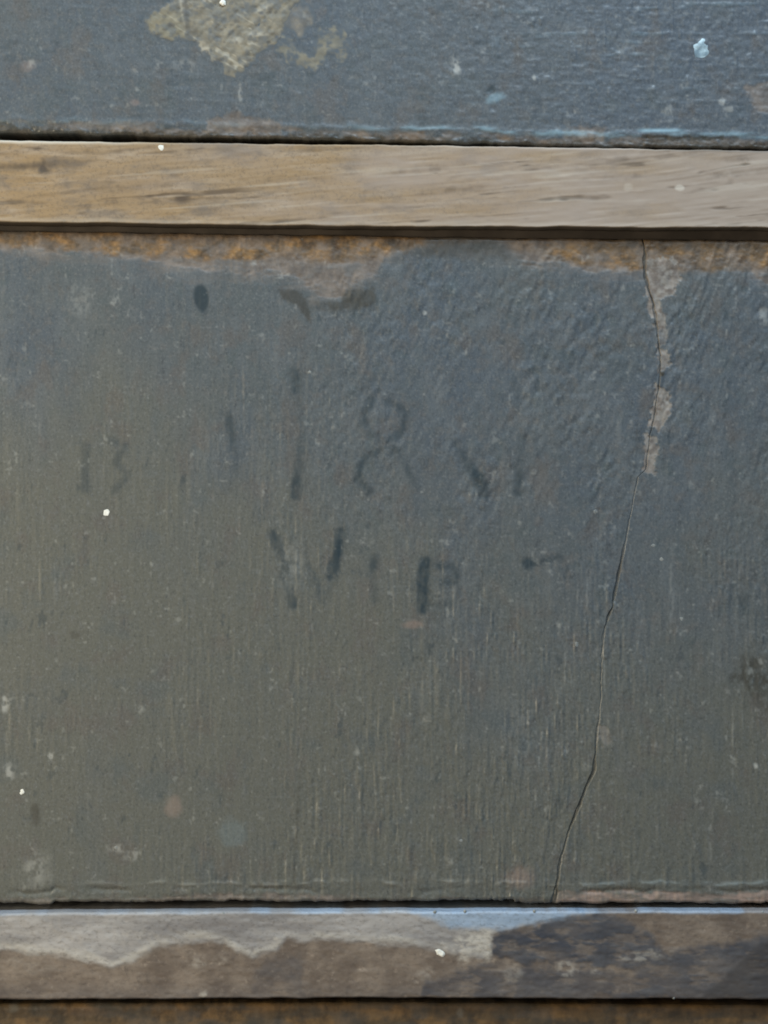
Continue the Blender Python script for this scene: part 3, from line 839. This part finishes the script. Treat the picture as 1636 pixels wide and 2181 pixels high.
build_board("gap_shade_strip", "added dark brown strip giving the shade in the gap under the bare rail", lambda u: CV + (r1_bot(u) - CV) * KR + 0.6, lambda u: d2_top(u) - 0.6, 2, q_std,  # added board: stands in for the shade inside the gap
            (0.15 * MM, 0.15 * MM), (0.15 * MM, 0.15 * MM), 1.6 * MM, 15 * MM, strip_fields, M_STRIP)
box("case_back", U_L - 20, U_R + 20, -1170, 3600, 19.5 * MM, 28 * MM, M_CASE)


# ------------------------------------------------------------------ marks that sit on the fronts (sub-parts)
def patch(name, label, parent, fields, box4, maskfn, mat=M_PAINT, lift=0.012, thick=None, step=2.0, thr=0.04, front=0.0, attrs=None):
    u0, v0, u1, v1 = box4
    us, vs = np.arange(u0, u1 + 1, step), np.arange(v0, v1 + 1, step)
    U, V = np.meshgrid(us, vs)
    F = fields(U, V)
    h = F.pop("h")
    m = maskfn(U, V)
    keep = m > thr
    if thick is not None:
        h = h + thick(U, V, m)
    D = front - (h + lift) * MM
    Vf = V if front > -2 * MM else CV + (V - CV) * KR
    if attrs is not None:
        F = attrs(U, V, m)
    me = grid_mesh(name, U, Vf, D, F, keep)
    return link(name, me, parent, mat, label)


for chd in CHARS:
    pts = np.array([p for s in chd[2] for p in s[0]], float)
    bx = (pts[:, 0].min() - 20, pts[:, 1].min() - 20, pts[:, 0].max() + 20, pts[:, 1].max() + 20)
    patch(chd[0], chd[1], middle, d2_fields, bx, lambda u, v, c=chd: char_mask(u, v, c))
patch("stain_spot", "dark oval spot under the top edge", middle, d2_fields, (395, 585, 465, 685), lambda u, v: blob(u, v, 429, 634, 17, 30, 0.22, 0.10, 7, -0.15))


def residue_mask(u, v):
    a = poly(u, v, [(314, 64), (318, 44), (334, 24), (368, 8), (380, -40), (470, -90), (580, -80), (640, -40), (636, 4), (612, 30), (600, 62), (584, 92), (562, 104), (545, 122),
                    (520, 146), (500, 160), (484, 158), (472, 130), (440, 116), (424, 92), (392, 84), (352, 78), (330, 70)], 8, 12, 13, 601)
    return a


def residue_thick(u, v, m):
    return m * (0.14 + 0.13 * fbm(u / 12, v / 10, 602, 3, 0.5) + 0.09 * vn((u + v) / 9, (u - v) / 30, 603))


def residue_attr(u, v, m):
    p = 0.38 * sst(vn((u + .6 * v) / 15, (v - .6 * u) / 7, 604) + .45 * vn(u / 34, v / 22, 605), .55, 1.0) * m
    for (cx, cy, rx, ry, r) in [(545, 72, 20, 6, .1), (562, 14, 20, 7, -.5), (505, 86, 12, 6, 0), (440, 108, 9, 22, -.6), (390, 30, 5, 40, -.1)]:
        p = np.maximum(p, 0.42 * blob(u, v, cx, cy, rx, ry, .6, .4, int(cx), r))
    g = 0.55 * sst(vn(u / 14, v / 9, 606) + .4 * vn(u / 6, v / 9, 607), .35, .9)
    g = np.maximum(g, .6 * stroke(u, v, [(392, 0), (398, 40), (404, 80)], 6, 4, 608, .3))
    g = np.maximum(g, .5 * (1 - m) * sst(u, 480, 520))  # shadow along the raised patch's right rim, painted dark
    return {"film": 0.9 * (1 - sst(m, 0.1, 0.8)) + 0.5 * m * sst(fbm(u / 16, v / 14, 609, 3), 0.0, 0.4), "pale": p, "grime_shade": g, "ochre": 0.35 + 0.3 * (1 - sst(u, 380, 420)) * sst(v, 10, 40)}


patch("residue", "crusty tan and grey residue stuck to the paint", upper, d1_fields, (300, -100, 660, 180), residue_mask, M_RES, 0.01, residue_thick, 2.0, 0.06, 0.0, residue_attr)


def tail_mask(u, v):
    a = poly(u, v, [(584, 84), (606, 78), (626, 100), (648, 112), (664, 116), (676, 90), (684, 66), (716, 58), (742, 72), (742, 104), (730, 126), (716, 116), (700, 108), (690, 130), (672, 154),
                    (660, 140), (640, 138), (612, 130), (592, 104)], 10, 14, 12, 611)
    return 0.9 * a


patch("residue", "thin yellowish residue trailing to the right", upper, d1_fields, (570, 45, 760, 175), tail_mask, M_RES, 0.01,
      lambda u, v, m: m * (0.04 + 0.04 * fbm(u / 10, v / 10, 612, 3)), 2.0, 0.12, 0.0,
      lambda u, v, m: {"film": 1 - 0.85 * sst(m, 0.15, 0.85) * sst(fbm(u / 14, v / 12, 615, 3), -0.5, 0.2), "pale": 0.15 * sst(vn(u / 9, v / 9, 613), .3, .9), "grime_shade": .35 * sst(vn(u / 12, v / 10, 614), .3, .9), "ochre": 0.55 + 0 * u})
patch("residue", "small pinkish grey residue spot", upper, d1_fields, (595, -10, 680, 85), lambda u, v: blob(u, v, 638, 36, 24, 32, .6, .6, 621), M_RES, 0.01,
      lambda u, v, m: m * (0.04 + 0.05 * fbm(u / 8, v / 8, 622, 3)), 2.0, 0.12, 0.0,
      lambda u, v, m: {"film": 1 - 0.8 * sst(m, 0.15, 0.85), "pale": 0.15 * sst(vn(u / 9, v / 9, 623), .3, .9), "grime_shade": .3 * sst(vn(u / 10, v / 9, 624), .2, .9), "ochre": 0 * u})


def fleck(name, label, parent, cx, cy, rx, ry, mat, fields, front=0.0, thick=0.16, seed=1, rot=0.0, jit=0.5):
    R = max(rx, ry) * 1.7
    patch(name, label, parent, fields, (cx - R, cy - R, cx + R, cy + R), lambda u, v: blob(u, v, cx, cy, rx, ry, .3, jit, seed, rot), mat, -0.01,
          lambda u, v, m: m * thick, max(0.8, R / 12), 0.10, front, lambda u, v, m: {})


fleck("paint_splash", "pale blue splash of paint at the upper right", upper, 1493, 106, 14, 17, M_SPLASH, d1_fields, 0, .10, 701, 0, .55)
for (cx, cy, rx, ry, r) in [(227, 1092, 6.5, 9, 0), (47, 1687, 5.5, 5.5, 0), (660, 793, 4, 4, 0), (1409, 1191, 4, 4, 0), (1269, 1090, 4, 5.5, 0), (1452, 1318, 4, 4, 0),
                            (1390, 1162, 5, 3.5, 0), (1229, 1372, 4, 7, .2), (247, 1806, 4, 4, 0), (982, 1790, 3.5, 3.5, 0)]:
    fleck("paint_fleck", None, middle, cx, cy, rx * .75, ry * .75, M_FLECK if cx < 240 and cy < 1700 else M_DULL, d2_fields, 0, .06, int(cx), r, .6)
fleck("paint_fleck", None, upper, 475, 6, 5, 5, M_FLECK, d1_fields, -0.45 * MM, .2, 711)
fleck("paint_fleck", None, rail_a, 346, 314, 5, 4.5, M_FLECK, rail_fields, -2.6 * MM, .06, 712)
fleck("paint_fleck", None, rail_b, 937, 2029, 8, 5.5, M_FLECK, rail2_fields, -2.6 * MM, .16, 713, 0.5)
for (cx, cy) in [(926, 1931), (990, 1929), (1137, 1930), (1352, 1929), (1620, 1932), (478, 1934), (1242, 2126), (1432, 2128)]:
    fleck("grit_grain", None, rail_b, cx, cy + 12 if cy < 2000 else cy - 3, 2.4, 3.0, M_DULL, rail2_fields, -2.3 * MM, .3, cx)
